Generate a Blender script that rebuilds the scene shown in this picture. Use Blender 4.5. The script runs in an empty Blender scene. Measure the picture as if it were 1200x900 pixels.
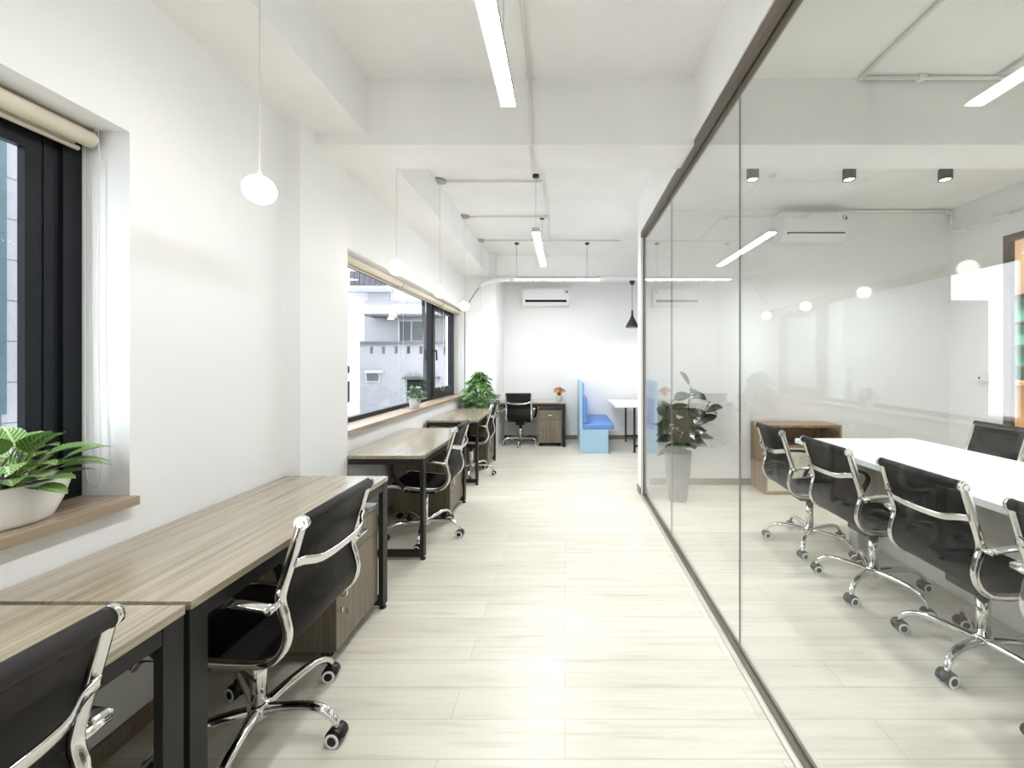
import bpy, bmesh, math, random
from mathutils import Vector, Matrix
PI = math.pi
S = bpy.context.scene
COL = S.collection
H, F, CX, CY = 1.405, 460.0, 662.0, 426.0      # eye height, focal length and principal point (pixels of the 1200x900 frame)

# ------------------------------------------------------------------ materials
def new_mat(name):
    m = bpy.data.materials.new(name); m.use_nodes = True
    nt = m.node_tree; nt.nodes.clear()
    out = nt.nodes.new('ShaderNodeOutputMaterial')
    return m, nt, out

def principled(nt, color=(0.8, 0.8, 0.8), rough=0.5, metal=0.0, spec=0.5):
    b = nt.nodes.new('ShaderNodeBsdfPrincipled')
    b.inputs['Base Color'].default_value = (*color, 1)
    b.inputs['Roughness'].default_value = rough
    b.inputs['Metallic'].default_value = metal
    b.inputs['Specular IOR Level'].default_value = spec
    return b

def noise(nt, scale, detail=3, vec=None, rough=0.5):
    n = nt.nodes.new('ShaderNodeTexNoise')
    n.inputs['Scale'].default_value = scale
    n.inputs['Detail'].default_value = detail
    n.inputs['Roughness'].default_value = rough
    if vec: nt.links.new(vec, n.inputs['Vector'])
    return n

def ramp(nt, fac, stops):
    r = nt.nodes.new('ShaderNodeValToRGB')
    e = r.color_ramp.elements
    e[0].position, e[0].color = stops[0][0], (*stops[0][1], 1)
    e[1].position, e[1].color = stops[-1][0], (*stops[-1][1], 1)
    for p, c in stops[1:-1]:
        x = e.new(p); x.color = (*c, 1)
    nt.links.new(fac, r.inputs['Fac'])
    return r

def mapping(nt, scale, kind='Object'):
    tc = nt.nodes.new('ShaderNodeTexCoord')
    mp = nt.nodes.new('ShaderNodeMapping')
    mp.inputs['Scale'].default_value = scale
    nt.links.new(tc.outputs[kind], mp.inputs['Vector'])
    return mp.outputs['Vector']

def mat_plain(name, color, rough=0.5, metal=0.0, spec=0.5, vary=0.0, vscale=6, bump=0.0, bscale=80):
    m, nt, out = new_mat(name)
    b = principled(nt, color, rough, metal, spec)
    if vary > 0:
        v = mapping(nt, (1, 1, 1))
        n = noise(nt, vscale, 4, v)
        lo = tuple(c * (1 - vary) for c in color); hi = tuple(min(1, c * (1 + vary * 0.5)) for c in color)
        r = ramp(nt, n.outputs['Fac'], [(0.3, lo), (0.7, hi)])
        nt.links.new(r.outputs['Color'], b.inputs['Base Color'])
    if bump > 0:
        v = mapping(nt, (1, 1, 1))
        n2 = noise(nt, bscale, 3, v)
        bp = nt.nodes.new('ShaderNodeBump'); bp.inputs['Strength'].default_value = bump
        bp.inputs['Distance'].default_value = 0.01
        nt.links.new(n2.outputs['Fac'], bp.inputs['Height']); nt.links.new(bp.outputs['Normal'], b.inputs['Normal'])
    nt.links.new(b.outputs['BSDF'], out.inputs['Surface'])
    return m

def mat_wood(name, dark, mid, light, grain='x', rough=0.32, fine=70.0):
    m, nt, out = new_mat(name)
    sc = {'x': (0.9, 14, 14), 'z': (14, 14, 0.9), 'y': (14, 0.9, 14)}[grain]
    v = mapping(nt, sc)
    n1 = noise(nt, 1.6, 5, v, 0.6)
    sc2 = {'x': (1.2, fine, fine), 'z': (fine, fine, 1.2), 'y': (fine, 1.2, fine)}[grain]
    v2 = mapping(nt, sc2)
    n2 = noise(nt, 1.5, 3, v2, 0.6)
    mix = nt.nodes.new('ShaderNodeMath'); mix.operation = 'MULTIPLY_ADD'
    nt.links.new(n2.outputs['Fac'], mix.inputs[0]); mix.inputs[1].default_value = 0.55
    mul = nt.nodes.new('ShaderNodeMath'); mul.operation = 'MULTIPLY'; mul.inputs[1].default_value = 0.55
    nt.links.new(n1.outputs['Fac'], mul.inputs[0]); nt.links.new(mul.outputs[0], mix.inputs[2])
    r = ramp(nt, mix.outputs[0], [(0.36, dark), (0.54, mid), (0.72, light)])
    b = principled(nt, mid, rough, 0, 0.8 if rough < 0.3 else 0.5)
    nt.links.new(r.outputs['Color'], b.inputs['Base Color'])
    if rough < 0.25: b.inputs['Coat Weight'].default_value = 0.7; b.inputs['Coat Roughness'].default_value = 0.2
    bp = nt.nodes.new('ShaderNodeBump'); bp.inputs['Strength'].default_value = 0.08; bp.inputs['Distance'].default_value = 0.002
    nt.links.new(n2.outputs['Fac'], bp.inputs['Height']); nt.links.new(bp.outputs['Normal'], b.inputs['Normal'])
    nt.links.new(b.outputs['BSDF'], out.inputs['Surface'])
    return m

def mat_floor():
    m, nt, out = new_mat('floor_planks')
    v = mapping(nt, (1, 1, 1))
    br = nt.nodes.new('ShaderNodeTexBrick')
    br.offset = 0.37; br.offset_frequency = 2; br.squash = 1.0
    br.inputs['Scale'].default_value = 1.0
    br.inputs['Mortar Size'].default_value = 0.0012
    br.inputs['Mortar Smooth'].default_value = 0.1
    br.inputs['Brick Width'].default_value = 1.22
    br.inputs['Row Height'].default_value = 0.155
    br.inputs['Color1'].default_value = (0.665, 0.635, 0.55, 1)
    br.inputs['Color2'].default_value = (0.735, 0.705, 0.62, 1)
    br.inputs['Mortar'].default_value = (0.46, 0.42, 0.34, 1)
    nt.links.new(v, br.inputs['Vector'])
    v2 = mapping(nt, (1.3, 26, 1))
    n = noise(nt, 1.3, 6, v2, 0.65)
    v3 = mapping(nt, (0.9, 7.5, 1))
    n3 = noise(nt, 1.5, 2, v3, 0.5)
    r = ramp(nt, n.outputs['Fac'], [(0.30, (0.80, 0.78, 0.735)), (0.47, (0.955, 0.95, 0.935)), (0.7, (1, 1, 1))])
    r3 = ramp(nt, n3.outputs['Fac'], [(0.3, (0.92, 0.915, 0.90)), (0.7, (1, 1, 1))])
    mx = nt.nodes.new('ShaderNodeMix'); mx.data_type = 'RGBA'; mx.blend_type = 'MULTIPLY'; mx.inputs[0].default_value = 1.0
    nt.links.new(br.outputs['Color'], mx.inputs[6]); nt.links.new(r.outputs['Color'], mx.inputs[7])
    mx2 = nt.nodes.new('ShaderNodeMix'); mx2.data_type = 'RGBA'; mx2.blend_type = 'MULTIPLY'; mx2.inputs[0].default_value = 1.0
    nt.links.new(mx.outputs[2], mx2.inputs[6]); nt.links.new(r3.outputs['Color'], mx2.inputs[7])
    b = principled(nt, (0.6, 0.55, 0.45), 0.34)
    nt.links.new(mx2.outputs[2], b.inputs['Base Color'])
    bp = nt.nodes.new('ShaderNodeBump'); bp.inputs['Strength'].default_value = 0.12; bp.inputs['Distance'].default_value = 0.003
    nt.links.new(n.outputs['Fac'], bp.inputs['Height']); nt.links.new(bp.outputs['Normal'], b.inputs['Normal'])
    nt.links.new(b.outputs['BSDF'], out.inputs['Surface'])
    return m

def mat_glass(name, tint=(0.975, 0.985, 0.98), f0=0.04, power=5):
    # clear sheet glass: straight transmission plus a Schlick mirror reflection on both faces
    m, nt, out = new_mat(name)
    lw = nt.nodes.new('ShaderNodeLayerWeight'); lw.inputs['Blend'].default_value = 0.5
    pw = nt.nodes.new('ShaderNodeMath'); pw.operation = 'POWER'; pw.inputs[1].default_value = power
    nt.links.new(lw.outputs['Facing'], pw.inputs[0])
    ma = nt.nodes.new('ShaderNodeMath'); ma.operation = 'MULTIPLY_ADD'; ma.inputs[1].default_value = 1 - f0; ma.inputs[2].default_value = f0
    nt.links.new(pw.outputs[0], ma.inputs[0])
    tr = nt.nodes.new('ShaderNodeBsdfTransparent'); tr.inputs['Color'].default_value = (*tint, 1)
    gl = nt.nodes.new('ShaderNodeBsdfGlossy'); gl.inputs['Roughness'].default_value = 0.0; gl.inputs['Color'].default_value = (1, 1, 1, 1)
    mx = nt.nodes.new('ShaderNodeMixShader')
    nt.links.new(ma.outputs[0], mx.inputs[0]); nt.links.new(tr.outputs[0], mx.inputs[1]); nt.links.new(gl.outputs[0], mx.inputs[2])
    nt.links.new(mx.outputs[0], out.inputs['Surface'])
    return m

def mat_emit(name, color, strength):
    m, nt, out = new_mat(name)
    e = nt.nodes.new('ShaderNodeEmission'); e.inputs['Color'].default_value = (*color, 1); e.inputs['Strength'].default_value = strength
    nt.links.new(e.outputs[0], out.inputs['Surface'])
    return m

def mat_mesh_fabric(name, color, see=0.16):
    m, nt, out = new_mat(name)
    v = mapping(nt, (1, 1, 1))
    w = nt.nodes.new('ShaderNodeTexWave'); w.wave_type = 'BANDS'; w.bands_direction = 'Z'
    w.inputs['Scale'].default_value = 28; w.inputs['Distortion'].default_value = 0.6; w.inputs['Detail'].default_value = 1
    nt.links.new(v, w.inputs['Vector'])
    r = ramp(nt, w.outputs['Fac'], [(0.2, tuple(c * 0.9 for c in color)), (0.8, color)])
    b = principled(nt, color, 0.5, 0, 0.25)
    nt.links.new(r.outputs['Color'], b.inputs['Base Color'])
    tr = nt.nodes.new('ShaderNodeBsdfTransparent')
    mx = nt.nodes.new('ShaderNodeMixShader'); mx.inputs[0].default_value = see
    nt.links.new(b.outputs[0], mx.inputs[1]); nt.links.new(tr.outputs[0], mx.inputs[2])
    nt.links.new(mx.outputs[0], out.inputs['Surface'])
    return m

def mat_leaf(name, base, vein, veins=9, width=0.35, rough=0.4, vary=0.25):
    m, nt, out = new_mat(name)
    tc = nt.nodes.new('ShaderNodeTexCoord')
    sp = nt.nodes.new('ShaderNodeSeparateXYZ'); nt.links.new(tc.outputs['UV'], sp.inputs[0])
    ab = nt.nodes.new('ShaderNodeMath'); ab.operation = 'SUBTRACT'; ab.inputs[1].default_value = 0.5; nt.links.new(sp.outputs['X'], ab.inputs[0])
    ab2 = nt.nodes.new('ShaderNodeMath'); ab2.operation = 'ABSOLUTE'; nt.links.new(ab.outputs[0], ab2.inputs[0])
    a = nt.nodes.new('ShaderNodeMath'); a.operation = 'MULTIPLY_ADD'; a.inputs[1].default_value = -0.8
    nt.links.new(ab2.outputs[0], a.inputs[0]); nt.links.new(sp.outputs['Y'], a.inputs[2])
    ml = nt.nodes.new('ShaderNodeMath'); ml.operation = 'MULTIPLY'; ml.inputs[1].default_value = veins; nt.links.new(a.outputs[0], ml.inputs[0])
    fr = nt.nodes.new('ShaderNodeMath'); fr.operation = 'FRACT'; nt.links.new(ml.outputs[0], fr.inputs[0])
    lt = nt.nodes.new('ShaderNodeMath'); lt.operation = 'LESS_THAN'; lt.inputs[1].default_value = width; nt.links.new(fr.outputs[0], lt.inputs[0])
    mid = nt.nodes.new('ShaderNodeMath'); mid.operation = 'LESS_THAN'; mid.inputs[1].default_value = 0.05; nt.links.new(ab2.outputs[0], mid.inputs[0])
    mxv = nt.nodes.new('ShaderNodeMath'); mxv.operation = 'MAXIMUM'; nt.links.new(lt.outputs[0], mxv.inputs[0]); nt.links.new(mid.outputs[0], mxv.inputs[1])
    v = mapping(nt, (1, 1, 1)); n = noise(nt, 22, 2, v)
    r = ramp(nt, n.outputs['Fac'], [(0.3, tuple(c * (1 - vary) for c in base)), (0.7, tuple(c * (1 + vary) for c in base))])
    mx = nt.nodes.new('ShaderNodeMix'); mx.data_type = 'RGBA'
    nt.links.new(mxv.outputs[0], mx.inputs[0]); nt.links.new(r.outputs['Color'], mx.inputs[6]); mx.inputs[7].default_value = (*vein, 1)
    b = principled(nt, base, rough)
    nt.links.new(mx.outputs[2], b.inputs['Base Color'])
    nt.links.new(b.outputs[0], out.inputs['Surface'])
    return m

def mat_louvre(name, c1, c2, n):
    m, nt, out = new_mat(name)
    tc = nt.nodes.new('ShaderNodeTexCoord')
    sp = nt.nodes.new('ShaderNodeSeparateXYZ'); nt.links.new(tc.outputs['Object'], sp.inputs[0])
    ml = nt.nodes.new('ShaderNodeMath'); ml.operation = 'MULTIPLY'; ml.inputs[1].default_value = n; nt.links.new(sp.outputs['Z'], ml.inputs[0])
    fr = nt.nodes.new('ShaderNodeMath'); fr.operation = 'FRACT'; nt.links.new(ml.outputs[0], fr.inputs[0])
    r = ramp(nt, fr.outputs[0], [(0.35, c1), (0.5, c2)])
    b = principled(nt, c1, 0.6, 0, 0.08); nt.links.new(r.outputs['Color'], b.inputs['Base Color'])
    nt.links.new(b.outputs[0], out.inputs['Surface'])
    return m

M = {}
M['wall'] = mat_plain('wall_paint', (0.83, 0.83, 0.825), 0.65, vary=0.03, vscale=1.2, bump=0.03, bscale=40)
M['ceil'] = mat_plain('ceiling_paint', (0.86, 0.857, 0.845), 0.7, vary=0.06, vscale=1.7, bump=0.08, bscale=14)
M['floor'] = mat_floor()
M['desk'] = mat_wood('desk_laminate', (0.19, 0.152, 0.10), (0.315, 0.265, 0.183), (0.415, 0.358, 0.255), 'x', 0.2)
M['ped'] = mat_wood('pedestal_laminate', (0.088, 0.071, 0.046), (0.16, 0.133, 0.091), (0.235, 0.198, 0.14), 'z', 0.35)
M['cab'] = mat_wood('cabinet_walnut', (0.22, 0.14, 0.08), (0.32, 0.215, 0.13), (0.43, 0.305, 0.195), 'z', 0.4)
M['sill'] = mat_wood('sill_oak', (0.24, 0.175, 0.12), (0.34, 0.255, 0.18), (0.44, 0.34, 0.25), 'y', 0.26)
M['base'] = mat_wood('baseboard_wood', (0.15, 0.115, 0.08), (0.22, 0.175, 0.125), (0.30, 0.24, 0.175), 'x', 0.45)
M['steel'] = mat_plain('dark_steel', (0.014, 0.0125, 0.0115), 0.45, 0.1, 0.4)
M['alu'] = mat_plain('dark_aluminium', (0.010, 0.0115, 0.015), 0.42, 0.1, 0.25)
M['chrome'] = mat_plain('chrome', (0.74, 0.735, 0.72), 0.06, 1.0)
M['nickel'] = mat_plain('satin_nickel', (0.75, 0.74, 0.72), 0.25, 1.0)
M['black'] = mat_plain('black_plastic', (0.007, 0.0065, 0.0065), 0.38, 0, 0.4)
M['sling'] = mat_mesh_fabric('black_mesh', (0.011, 0.009, 0.009), 0.15)
M['roll'] = mat_plain('roll_fabric', (0.019, 0.016, 0.016), 0.55, 0, 0.3, bump=0.3, bscale=300)
M['white_pl'] = mat_plain('white_plastic', (0.80, 0.80, 0.80), 0.28)
M['ring'] = mat_plain('white_ring', (0.85, 0.85, 0.84), 0.35)
M['white_top'] = mat_plain('white_laminate', (0.88, 0.88, 0.87), 0.25)
M['panel'] = mat_plain('table_panel', (0.64, 0.61, 0.56), 0.5)
M['cream'] = mat_plain('cream_panel', (0.72, 0.68, 0.55), 0.45)
M['glass'] = mat_glass('clear_glass')
M['pane'] = mat_glass('window_glass', (0.96, 0.975, 0.985), 0.02, 7)
M['seal'] = mat_plain('silicone_seal', (0.25, 0.26, 0.26), 0.4)
M['bronze'] = mat_plain('bronze_rail', (0.15, 0.125, 0.10), 0.45, 0.3)
M['brown_frame'] = mat_plain('brown_frame', (0.16, 0.125, 0.095), 0.4, 0.2)
M['alu_light'] = mat_plain('light_aluminium', (0.62, 0.60, 0.54), 0.35, 0.6)
M['tube'] = mat_emit('tube_glow', (0.962, 0.974, 1.012), 37.0)
M['globe'] = mat_emit('globe_glow', (1.0, 0.90, 0.74), 3.2)
M['spot'] = mat_emit('spot_glow', (1.0, 0.97, 0.92), 14.0)
M['bulb'] = mat_emit('bulb_glow', (1.0, 0.985, 0.96), 170.0)
M['housing'] = mat_plain('lamp_housing', (0.55, 0.55, 0.55), 0.35, 0.5)
M['spotbody'] = mat_plain('spot_body', (0.06, 0.06, 0.06), 0.45, 0.3)
M['conduit'] = mat_plain('conduit_white', (0.80, 0.79, 0.76), 0.6)
M['grey'] = mat_plain('grey_disc', (0.36, 0.36, 0.36), 0.5)
M['cord'] = mat_plain('white_cord', (0.62, 0.60, 0.56), 0.5)
M['dark_cord'] = mat_plain('dark_cord', (0.08, 0.08, 0.08), 0.5)
M['blind'] = mat_plain('cream_blind', (0.72, 0.66, 0.52), 0.6)
M['blindbar'] = mat_plain('blind_bar', (0.60, 0.54, 0.43), 0.35)
M['ceramic'] = mat_plain('white_ceramic', (0.84, 0.83, 0.80), 0.22)
M['ceramic_blue'] = mat_plain('pale_ceramic', (0.72, 0.76, 0.80), 0.3)
M['soil'] = mat_plain('soil', (0.10, 0.075, 0.05), 0.9, vary=0.5, vscale=60)
M['stem'] = mat_plain('stem', (0.16, 0.20, 0.06), 0.6)
M['bark'] = mat_plain('bark', (0.09, 0.06, 0.04), 0.8)
M['greypot'] = mat_plain('grey_pot', (0.13, 0.128, 0.126), 0.6, vary=0.1, vscale=20)
M['leafv'] = mat_leaf('variegated_leaf', (0.085, 0.20, 0.035), (0.42, 0.55, 0.25), 8, 0.26)
M['leafb'] = mat_leaf('bush_leaf', (0.085, 0.215, 0.040), (0.13, 0.28, 0.07), 5, 0.12, vary=0.6)
M['leafg'] = mat_leaf('grey_green_leaf', (0.09, 0.165, 0.085), (0.22, 0.30, 0.19), 5, 0.3, vary=0.4)
M['leafr'] = mat_leaf('rubber_leaf', (0.030, 0.050, 0.018), (0.08, 0.10, 0.04), 11, 0.1, 0.22)
M['orange'] = mat_plain('orange_petals', (0.75, 0.22, 0.03), 0.5, vary=0.6, vscale=40)
M['rust'] = mat_plain('rust_petals', (0.34, 0.09, 0.025), 0.5)
M['yellow'] = mat_plain('yellow_petals', (0.85, 0.48, 0.12), 0.5)
M['ltblue'] = mat_plain('light_blue_laminate', (0.36, 0.56, 0.70), 0.45)
M['blue'] = mat_plain('blue_upholstery', (0.12, 0.26, 0.62), 0.5, bump=0.1, bscale=150)
M['bluepad'] = mat_plain('pale_blue_pad', (0.28, 0.46, 0.74), 0.5)
M['pendant_dk'] = mat_plain('pendant_shade', (0.045, 0.043, 0.042), 0.35, 0.4)
M['teal'] = mat_plain('teal_wall', (0.14, 0.42, 0.36), 0.6, vary=0.12, vscale=3)
M['counter'] = mat_wood('counter_pine', (0.40, 0.22, 0.10), (0.55, 0.32, 0.15), (0.66, 0.42, 0.22), 'z', 0.45)
M['cove'] = mat_plain('brown_soffit', (0.16, 0.11, 0.075), 0.6)
M['ext_wall'] = mat_plain('outside_render', (0.135, 0.135, 0.145), 0.9, vary=0.08, vscale=0.8)
M['ext_white'] = mat_plain('outside_white', (0.20, 0.203, 0.212), 0.9, vary=0.05, vscale=0.6)
M['ext_dark'] = mat_plain('outside_dark', (0.008, 0.009, 0.011), 0.8, 0, 0.03)
M['ext_grey'] = mat_plain('outside_grey', (0.05, 0.05, 0.055), 0.8, 0, 0.05)
M['louvre'] = mat_louvre('outside_louvre', (0.006, 0.011, 0.013), (0.025, 0.037, 0.042), 11.0)
M['tealtarp'] = mat_plain('teal_tarp', (0.001, 0.022, 0.03), 0.6, vary=0.3, vscale=8)
M['ground'] = mat_plain('outside_ground', (0.2, 0.2, 0.21), 0.9)

# ------------------------------------------------------------------ geometry helpers
def V(*a): return Vector(a)

def box(bm, x0, x1, y0, y1, z0, z1, mi=0, bev=0.0, seg=2):
    vs = [bm.verts.new((x, y, z)) for x in (x0, x1) for y in (y0, y1) for z in (z0, z1)]
    idx = [(0, 1, 3, 2), (4, 6, 7, 5), (0, 4, 5, 1), (2, 3, 7, 6), (0, 2, 6, 4), (1, 5, 7, 3)]
    fs = [bm.faces.new([vs[i] for i in f]) for f in idx]
    for f in fs: f.material_index = mi
    if bev > 0:
        es = list({e for f in fs for e in f.edges})
        r = bmesh.ops.bevel(bm, geom=es, offset=bev, segments=seg, affect='EDGES', profile=0.5)
        for f in r['faces']: f.material_index = mi

def ring_frame(d, ref=None):
    d = d.normalized()
    if ref is None:
        ref = V(0, 0, 1) if abs(d.z) < 0.9 else V(1, 0, 0)
    a = d.cross(ref)
    if a.length < 1e-6: a = d.cross(V(1, 0, 0))
    a.normalize(); b = a.cross(d).normalized()
    return a, b

def loft(bm, rings, mi=0, cap=True, closed=False):
    n = len(rings[0])
    seq = list(zip(rings, rings[1:])) + ([(rings[-1], rings[0])] if closed else [])
    for r0, r1 in seq:
        for i in range(n):
            j = (i + 1) % n
            f = bm.faces.new((r0[i], r0[j], r1[j], r1[i])); f.material_index = mi; f.smooth = True
    if cap and not closed:
        for r, rev in ((rings[0], True), (rings[-1], False)):
            try:
                f = bm.faces.new(list(reversed(r)) if rev else r); f.material_index = mi
            except ValueError: pass

def cyl(bm, p0, p1, r0, r1=None, n=16, mi=0, cap=True):
    p0, p1 = Vector(p0), Vector(p1); r1 = r0 if r1 is None else r1
    a, b = ring_frame(p1 - p0)
    rings = []
    for p, r in ((p0, r0), (p1, r1)):
        rings.append([bm.verts.new(p + (a * math.cos(2 * PI * k / n) + b * math.sin(2 * PI * k / n)) * r) for k in range(n)])
    loft(bm, rings, mi, cap)

def smooth_path(pts, k=6, closed=False):
    P = [Vector(p) for p in pts]; out = []
    n = len(P)
    for i in range(n if closed else n - 1):
        p0 = P[(i - 1) % n] if closed else P[max(i - 1, 0)]
        p1 = P[i]; p2 = P[(i + 1) % n]
        p3 = P[(i + 2) % n] if closed else P[min(i + 2, n - 1)]
        for s in range(k):
            t = s / k
            out.append(0.5 * ((2 * p1) + (p2 - p0) * t + (2 * p0 - 5 * p1 + 4 * p2 - p3) * t * t + (3 * p1 - p0 - 3 * p2 + p3) * t ** 3))
    if not closed: out.append(P[-1])
    return out

def rrect(w, h, r, n=3):
    out = []
    for cx, cy, a0 in ((w / 2 - r, h / 2 - r, 0), (-w / 2 + r, h / 2 - r, 90), (-w / 2 + r, -h / 2 + r, 180), (w / 2 - r, -h / 2 + r, 270)):
        for k in range(n + 1):
            a = math.radians(a0 + 90 * k / n)
            out.append((cx + r * math.cos(a), cy + r * math.sin(a)))
    return out

def circ(r, n=10): return [(r * math.cos(2 * PI * k / n), r * math.sin(2 * PI * k / n)) for k in range(n)]

def sweep(bm, pts, sec, side=None, scales=None, mi=0, cap=True, closed=False):
    P = [Vector(p) for p in pts]; rings = []; prev = None
    n = len(P)
    for i, p in enumerate(P):
        if closed: t = P[(i + 1) % n] - P[(i - 1) % n]
        else: t = P[min(i + 1, n - 1)] - P[max(i - 1, 0)]
        t.normalize()
        if side is not None:
            nn = t.cross(Vector(side)).normalized(); s = Vector(side)
            s = (s - t * s.dot(t)).normalized()
        else:
            if prev is None: s, nn = ring_frame(t)
            else:
                s = (prev - t * prev.dot(t)).normalized(); nn = s.cross(t).normalized()
            prev = s
        k = 1.0 if scales is None else scales[i]
        rings.append([bm.verts.new(p + (s * a + nn * b) * k) for a, b in sec])
    loft(bm, rings, mi, cap, closed)

def lathe(bm, prof, c=(0, 0, 0), n=28, mi=0, sx=1.0, sy=1.0, cap0=False, cap1=False):
    c = Vector(c); rings = []
    for r, z in prof:
        rings.append([bm.verts.new(c + V(r * sx * math.cos(2 * PI * k / n), r * sy * math.sin(2 * PI * k / n), z)) for k in range(n)])
    loft(bm, rings, mi, False)
    if cap0: bm.faces.new(list(reversed(rings[0]))).material_index = mi
    if cap1: bm.faces.new(rings[-1]).material_index = mi

def sphere(bm, c, r, mi=0, sz=1.0, u=20, v=12):
    res = bmesh.ops.create_uvsphere(bm, u_segments=u, v_segments=v, radius=r, matrix=Matrix.Translation(Vector(c)) @ Matrix.Diagonal((1, 1, sz, 1)))
    for vv in res['verts']:
        for f in vv.link_faces: f.material_index = mi; f.smooth = True

def leaf(bm, uv, base, d, up, L, W, droop=0.2, fold=0.25, rows=5, mi=0, shape=0.85):
    d = Vector(d).normalized(); up = Vector(up)
    side = d.cross(up)
    if side.length < 1e-4: side = V(1, 0, 0)
    side.normalize(); nrm = side.cross(d).normalized()
    prev = None; base = Vector(base)
    for i in range(rows + 1):
        t = i / rows
        c = base + d * (L * t) - V(0, 0, 1) * (droop * L * t * t)
        w = W / 2 * max(0.03, math.sin(PI * min(1, t ** shape)) ** 0.8)
        row = [bm.verts.new(c - side * w + nrm * (w * fold)), bm.verts.new(c), bm.verts.new(c + side * w + nrm * (w * fold))]
        if prev:
            for a in range(2):
                f = bm.faces.new((prev[a], prev[a + 1], row[a + 1], row[a])); f.smooth = True; f.material_index = mi
                t0 = (i - 1) / rows
                for lp, (uu, vv) in zip(f.loops, ((a / 2, t0), ((a + 1) / 2, t0), ((a + 1) / 2, t), (a / 2, t))):
                    lp[uv].uv = (uu, vv)
        prev = row

def obj(name, bm, mats, parent=None, smooth=False, loc=None, rz=None):
    bmesh.ops.recalc_face_normals(bm, faces=bm.faces[:])
    me = bpy.data.meshes.new(name); bm.to_mesh(me); bm.free()
    if not isinstance(mats, (list, tuple)): mats = [mats]
    for m in mats: me.materials.append(M[m])
    if smooth:
        for p in me.polygons: p.use_smooth = True
    o = bpy.data.objects.new(name, me); COL.objects.link(o)
    if parent: o.parent = parent
    if loc is not None: o.location = loc
    if rz is not None: o.rotation_euler = (0, 0, rz)
    return o

def tag(o, label, cat, group=None):
    o['label'] = label; o['category'] = cat
    if group: o['group'] = group
    return o

def thing(name, label, cat, loc=(0, 0, 0), rz=0.0, group=None):
    o = bpy.data.objects.new(name, None); COL.objects.link(o)
    o.empty_display_size = 0.1
    o.location = loc; o.rotation_euler = (0, 0, rz)
    return tag(o, label, cat, group)

def struct(o): o['kind'] = 'structure'; return o

def struct_empty(name):
    o = bpy.data.objects.new(name, None); COL.objects.link(o); return struct(o)

def copy_tree(src, parent=None):
    c = src.copy(); COL.objects.link(c)
    if parent: c.parent = parent
    for ch in list(src.children): copy_tree(ch, c)
    return c

def boxes(name, mat, lst, parent=None, bev=0.0):
    bm = bmesh.new()
    for b in lst: box(bm, *b, bev=bev)
    return obj(name, bm, mat, parent)

# ------------------------------------------------------------------ room shell
XL = -1.635; ZC = 3.185; YF = 7.3; YB = -2.6
struct(boxes('floor', 'floor', [(-1.95, 7.0, YB - .15, YF + .15, -0.12, 0)]))
struct(boxes('ceiling', 'ceil', [(-1.95, 7.0, YB - .15, YF + .15, ZC, ZC + .15)]))
WZ0, WZ1 = 0.877, 2.275
struct(boxes('wall_left', 'wall', [
    (-1.95, XL, YB, YF, 0, WZ0), (-1.95, XL, YB, YF, WZ1, ZC),
    (-1.95, XL, YB, -0.7, WZ0, WZ1), (-1.95, XL, 1.475, 2.80, WZ0, WZ1), (-1.95, XL, 6.42, YF, WZ0, WZ1)]))
struct(boxes('wall_far', 'wall', [(-1.95, 7.0, YF, YF + .15, 0, ZC)]))
struct(boxes('wall_behind', 'wall', [(-1.95, 7.0, YB - .15, YB, 0, ZC)]))
struct(boxes('wall_meeting_room', 'wall', [(0.885, 4.6, 4.55, 4.70, 0, ZC), (0.812, 0.90, 4.2, 4.36, 0, ZC), (0.872, 0.90, 4.36, 4.56, 0, ZC)]))
struct(boxes('wall_right', 'wall', [(4.45, 4.5, YB, 2.2, 0, ZC), (4.45, 4.5, 3.97, 4.56, 0, ZC), (4.45, 4.5, 2.2, 3.97, 2.69, ZC)]))
struct(boxes('wall_nook', 'wall', [(2.6, 2.72, 4.7, YF, 0, ZC)]))
struct(boxes('wall_teal', 'teal', [(6.6, 6.75, YB, YF, 0, 2.35)]))
struct(boxes('wall_soffit', 'cove', [(6.2, 6.75, YB, YF, 2.35, ZC)]))
struct(boxes('pillar_near', 'wall', [(XL - .01, -1.55, 2.30, 2.80, 0, 2.84)]))
struct(boxes('pillar_corner', 'wall', [(XL - .01, -1.13, 6.42, YF, 0, ZC)]))
struct(boxes('beam_left', 'ceil', [(XL - .01, -1.24, YB, YF, 2.835, ZC)]))
struct(boxes('beam_cross', 'ceil', [(XL - .01, 4.46, 2.45, 2.75, 2.77, ZC)]))
struct(boxes('beam_far', 'ceil', [(-1.24, 2.61, 6.5, 6.97, 2.845, ZC)]))
struct(boxes('beam_partition', 'ceil', [(0.80, 0.90, YB, 4.2, 2.80, ZC)]))
struct(boxes('baseboard_far', 'base', [(-1.13, 2.6, YF - .012, YF, 0, 0.075)]))
struct(boxes('baseboard_meeting_room', 'base', [(0.90, 4.45, 4.538, 4.55, 0, 0.075)]))
struct(boxes('baseboard_left', 'base', [(XL, XL + .012, YB, 2.3, 0, 0.075), (XL, XL + .012, 2.8, 6.42, 0, 0.075)]))
struct(boxes('baseboard_partition', 'base', [(0.800, 0.812, 4.2, 4.36, 0, 0.075)]))

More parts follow.
